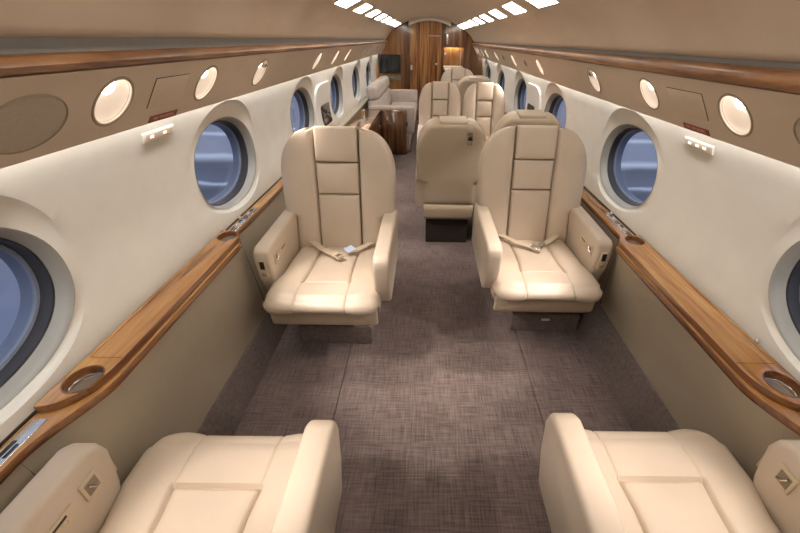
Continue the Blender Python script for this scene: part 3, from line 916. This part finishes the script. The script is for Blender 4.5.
t = thing('sofa', 'pale suede sofa along the left wall below the screen', 'sofa', (-.60, 7.0, 0))
b = BM(); add_box(b, (-.30, -1.09, .005), (.30, 1.09, .30), .02, 2); bmobj('base', b, 'sofa', t)
for sg, nm in ((-1, 'near'), (1, 'far')):
    b = BM(); y = sg*1.03; add_box(b, (-.30, y-.075, .28), (.37, y+.075, .655), .03, 3); bmobj('armrest', b, 'sofa', t)
for q in range(3):
    y0_ = -.945+.63*q
    b = BM(); add_box(b, (-.13, y0_+.010, .29), (.37, y0_+.620, .455), .05, 4); bmobj('seat_cushion', b, 'sofa', t)
    mt = Matrix.Translation((-.225, y0_+.315, .44))@Matrix.Rotation(radians(-6), 4, 'Y')
    b = BM(); add_box(b, (-.082, -.304, -.02), (.098, .304, .262), .04, 3, mt); bc = bmobj('back_cushion', b, 'sofa', t)
    b = BM(); add_box(b, (-.085, -.304, .272), (.105, .304, .46), .06, 4, mt); bmobj('back_roll', b, 'sofa', bc)
b = BM(); mt = Matrix.Translation((-.225, 0, .44))@Matrix.Rotation(radians(-6), 4, 'Y')
add_box(b, (-.07, -.93, -.14), (.03, .93, .24), .01, 2, mt); bmobj('back_frame', b, 'sofa_gap', t)

# ---------------------------------------------------------------- raised white panels between far windows
for side, ya, yb_, za, zb_, dk in (('left', 3.70, 4.30, .725, 1.13, (3.86, 4.22, .745, .935)), ('right', 4.02, 4.58, .72, 1.12, (4.20, 4.50, .80, .92))):
    S = SIDE[side]; s = S['s']; ym, zm = (ya+yb_)/2, (za+zb_)/2
    t = thing('wall_panel', 'raised white panel with a small dark mirror between two far %s windows' % side, 'wall panel', (s*catmull(zm, S['wall']), ym, zm))
    def slab(name, y0, y1, z0, z1, out, thick, m, par, ex=5.):
        # rounded slab that follows the wall
        rows = []
        for q, (sc, o_) in enumerate(((1., -.002), (1., out-.006), (.985, out), (.6, out), (.0, out))):
            pts = ell((y1-y0)/2*sc+1e-4, (z1-z0)/2*sc+1e-4, 48, (y0+y1)/2, (z0+z1)/2, ex)
            rows.append([(s*(catmull(b_, S['wall'])-o_)-t.location.x, a_-ym, b_-zm) for a_, b_ in pts+pts[:1]])
        return sheet(name, rows, m, par, 40)
    slab('panel', ya, yb_, za, zb_, .022, .02, 'white', t)
    mr_ = slab('mirror', *dk, .026, .02, 'screen', t, 9.)
    slab('latch', dk[0]+.06, dk[0]+.14, dk[2]+.03, dk[2]+.06, .029, .02, 'metal', mr_, 9.)

# ---------------------------------------------------------------- rear bulkhead
def bx_(name, lo, hi, m, parent=None, bev=.004): 
    b = BM(); add_box(b, lo, hi, bev, 1); return bmobj(name, b, m, parent)
yb = YB
def shell_poly(xa, xb, zlo=0.):
    """bulkhead panel between xa and xb, following the ceiling and side walls"""
    n = 24; top = []
    for i in range(n+1):
        x = xa+(xb-xa)*i/n
        if abs(x) < .86: z = ceil_z(x)+.02
        else: z = 1.47
        top.append((x, z))
    return [(xa, zlo), (xb, zlo)]+top[::-1]
def bulk(name, xa, xb, m, y0=0., y1=.05, zlo=0.):
    b = BM(); add_prism(b, shell_poly(xa, xb, zlo), 'y', yb+y0, yb+y1); return bmobj(name, b, m, None, False)
P1 = struct(bulk('wall_rear', -1.15, -.50, 'wood_zl', 0, .05))
struct(bulk(trim_name(), -.515, -.395, 'wood_zd', -.05, .06))
d = struct(bulk('door_1', -.395, .222, 'wood_z', -.01, .06))
b = BM(); add_lathe(b, [(0, .03), (.022, .028), (.026, .02), (.012, .015), (.012, 0)], 20, Matrix.Translation((.135, yb-.011, 1.07))@Matrix.Rotation(pi/2, 4, 'X')); bmobj('door_handle', b, 'chrome', d)
b = BM(); add_box(b, (-.385, yb-.035, .96), (-.345, yb-.01, 1.05), .008, 2); bmobj('door_catch', b, 'white', d)
struct(bulk(trim_name(), .222, .26, 'wood_zd', -.03, .06))
ax = [-.41+.80*i/28 for i in range(29)]
arch = lambda x: 1.800-.55*(x+.01)**2
b = BM(); add_prism(b, [(x, arch(x)) for x in ax]+[(x, arch(x)+.034) for x in ax[::-1]], 'y', yb-.11, yb-.05); struct(bmobj(trim_name(), b, 'white', None, True, 40))
b = BM(); add_prism(b, [(x, arch(x)+.030) for x in ax]+[(x, max(arch(x)+.034, ceil_z(x)+.012)) for x in ax[::-1]], 'y', yb-.10, yb-.06); struct(bmobj(trim_name(), b, 'ceiling', None, True, 40))
# right part with the galley opening
b = BM(); GA, GB, GZ0, GZ1 = .275, .665, 1.02, 1.365
for xa, xb, za, zb_ in ((.26, GA, 0, 1.9), (GB, 1.15, 0, 1.48), (GA, GB, 0, GZ0)): add_box(b, (xa, yb-.02, za), (xb, yb+.05, zb_))
add_prism(b, [(.26, GZ1), (GB, GZ1), (GB, 1.479), (.90, 1.479)]+[(x, ceil_z(x)+.02) for x in [.82-.56*i/16 for i in range(17)]], 'y', yb-.02, yb+.05)
struct(bmobj('wall_rear_right', b, 'wood_zd', None, False))
gal = thing('galley_niche', 'lit galley niche with pale wood lining right of the rear door', 'galley', ((GA+GB)/2, yb+.25, GZ0))
hw = (GB-GA)/2
bx_('back_panel', (-hw-.02, .17, -.02), (hw+.02, .19, GZ1-GZ0+.07), 'wood_zl', gal)
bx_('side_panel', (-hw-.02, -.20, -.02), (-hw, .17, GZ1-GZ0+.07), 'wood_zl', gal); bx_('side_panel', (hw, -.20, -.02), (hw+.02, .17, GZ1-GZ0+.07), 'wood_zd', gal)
bx_('floor_panel', (-hw+.001, -.23, -.002), (hw-.001, .169, .006), 'white', gal, .001)
bx_('top_panel', (-hw, -.20, GZ1-GZ0+.05), (hw, .17, GZ1-GZ0+.07), 'wood_zd', gal)
bx_('lamp', (-hw+.05, .10, GZ1-GZ0+.03), (hw-.05, .14, GZ1-GZ0+.046), 'niche', gal)
bx_('chrome_fitting', (hw-.055, -.17, .02), (hw-.03, -.13, GZ1-GZ0-.04), 'chrome', gal)
ct = thing('galley_counter', 'white galley counter top behind the farthest seat', 'counter', ((GA+GB)/2, yb-.02, 0))
bx_('top', (-hw+.01, -.62, .985), (hw+.02, -.004, 1.018), 'white', ct, .006); bx_('body', (-hw+.03, -.60, .005), (hw, -.006, .986), 'wood_zd', ct)
bx_('door', (-hw+.05, -.607, .06), (hw-.02, -.598, .94), 'wood_zd', ct)

t = thing('wall_monitor', 'black flat screen on the wooden rear wall above the sofa', 'monitor', (-.80, yb-.004, 1.06))
bx_('bezel', (-.222, -.045, -.165), (.222, .0, .165), 'black', t, .006); bx_('screen', (-.210, -.0475, -.150), (.210, -.043, .152), 'screen', t, .001)
t = thing('slotted_drawer', 'grey slotted panel low on the rear wall under the screen', 'drawer', (-.76, yb-.002, .82))
bx_('panel', (-.17, -.02, -.05), (.17, .006, .03), 'recess', t, .004); bx_('handle', (-.05, -.03, -.012), (.05, -.019, .0), 'metal', t, .003)
t = bx_('switch_plate', (.285, yb-.03, 1.235), (.325, yb-.02, 1.285), 'white'); tag(t, 'small square white switch plate beside the galley niche', 'switch')
b = BM(); add_box(b, (-.018, 0, -.085), (.018, .012, .085), .003, 1)
t = bmobj('wall_light', b, 'chrome'); t.location = (.335, yb-.033, 1.50); tag(t, 'slim upright mirror plate on the dark wood right of the door', 'mirror')  # chrome mirror plate, gives off no light
b = BM(); add_box(b, (-.115, -.006, -.010), (.115, .0, .010), .002, 1)
t = bmobj('door_sign', b, 'icon_white'); t.location = (.085, yb-.012, 1.555); t.data.materials[0] = M['signtext']; tag(t, 'thin pale pink sign strip across the upper door', 'sign')

# ---------------------------------------------------------------- outside
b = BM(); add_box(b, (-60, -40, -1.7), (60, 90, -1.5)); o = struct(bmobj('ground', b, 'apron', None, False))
w = bpy.data.worlds.new('sky'); SC.world = w; w.use_nodes = True
nt = w.node_tree; bg = nt.nodes['Background']
bg.inputs['Color'].default_value = (.78, .85, 1., 1); bg.inputs['Strength'].default_value = .85

# ---------------------------------------------------------------- camera
F, PX = 378., 427.
th = math.atan(227.5/378.); ph = radians(1.0)
Rm = Matrix.Rotation(-ph, 3, 'Y')
r_ = Rm @ Vector((1, 0, 0)); u_ = Rm @ Vector((0, sin(th), cos(th))); f_ = Rm @ Vector((0, cos(th), -sin(th)))
cd = bpy.data.cameras.new('camera'); cam = bpy.data.objects.new('camera', cd); COL.objects.link(cam)
m4 = Matrix((r_, u_, -f_)).transposed().to_4x4(); m4.translation = Vector((-.06, 0, 1.5))
cam.matrix_world = m4
cd.sensor_width = 36; cd.lens = F/800*36; cd.shift_x = -27/800; cd.clip_start = .02
SC.camera = cam
vs = SC.view_settings
vs.view_transform = 'Standard'; vs.look = 'None'; vs.gamma = 1; vs.exposure = .10; vs.use_curve_mapping = False
SC.cycles.use_denoising = True
SC.cycles.max_bounces = 10; SC.cycles.diffuse_bounces = 6; SC.cycles.sample_clamp_indirect = 6
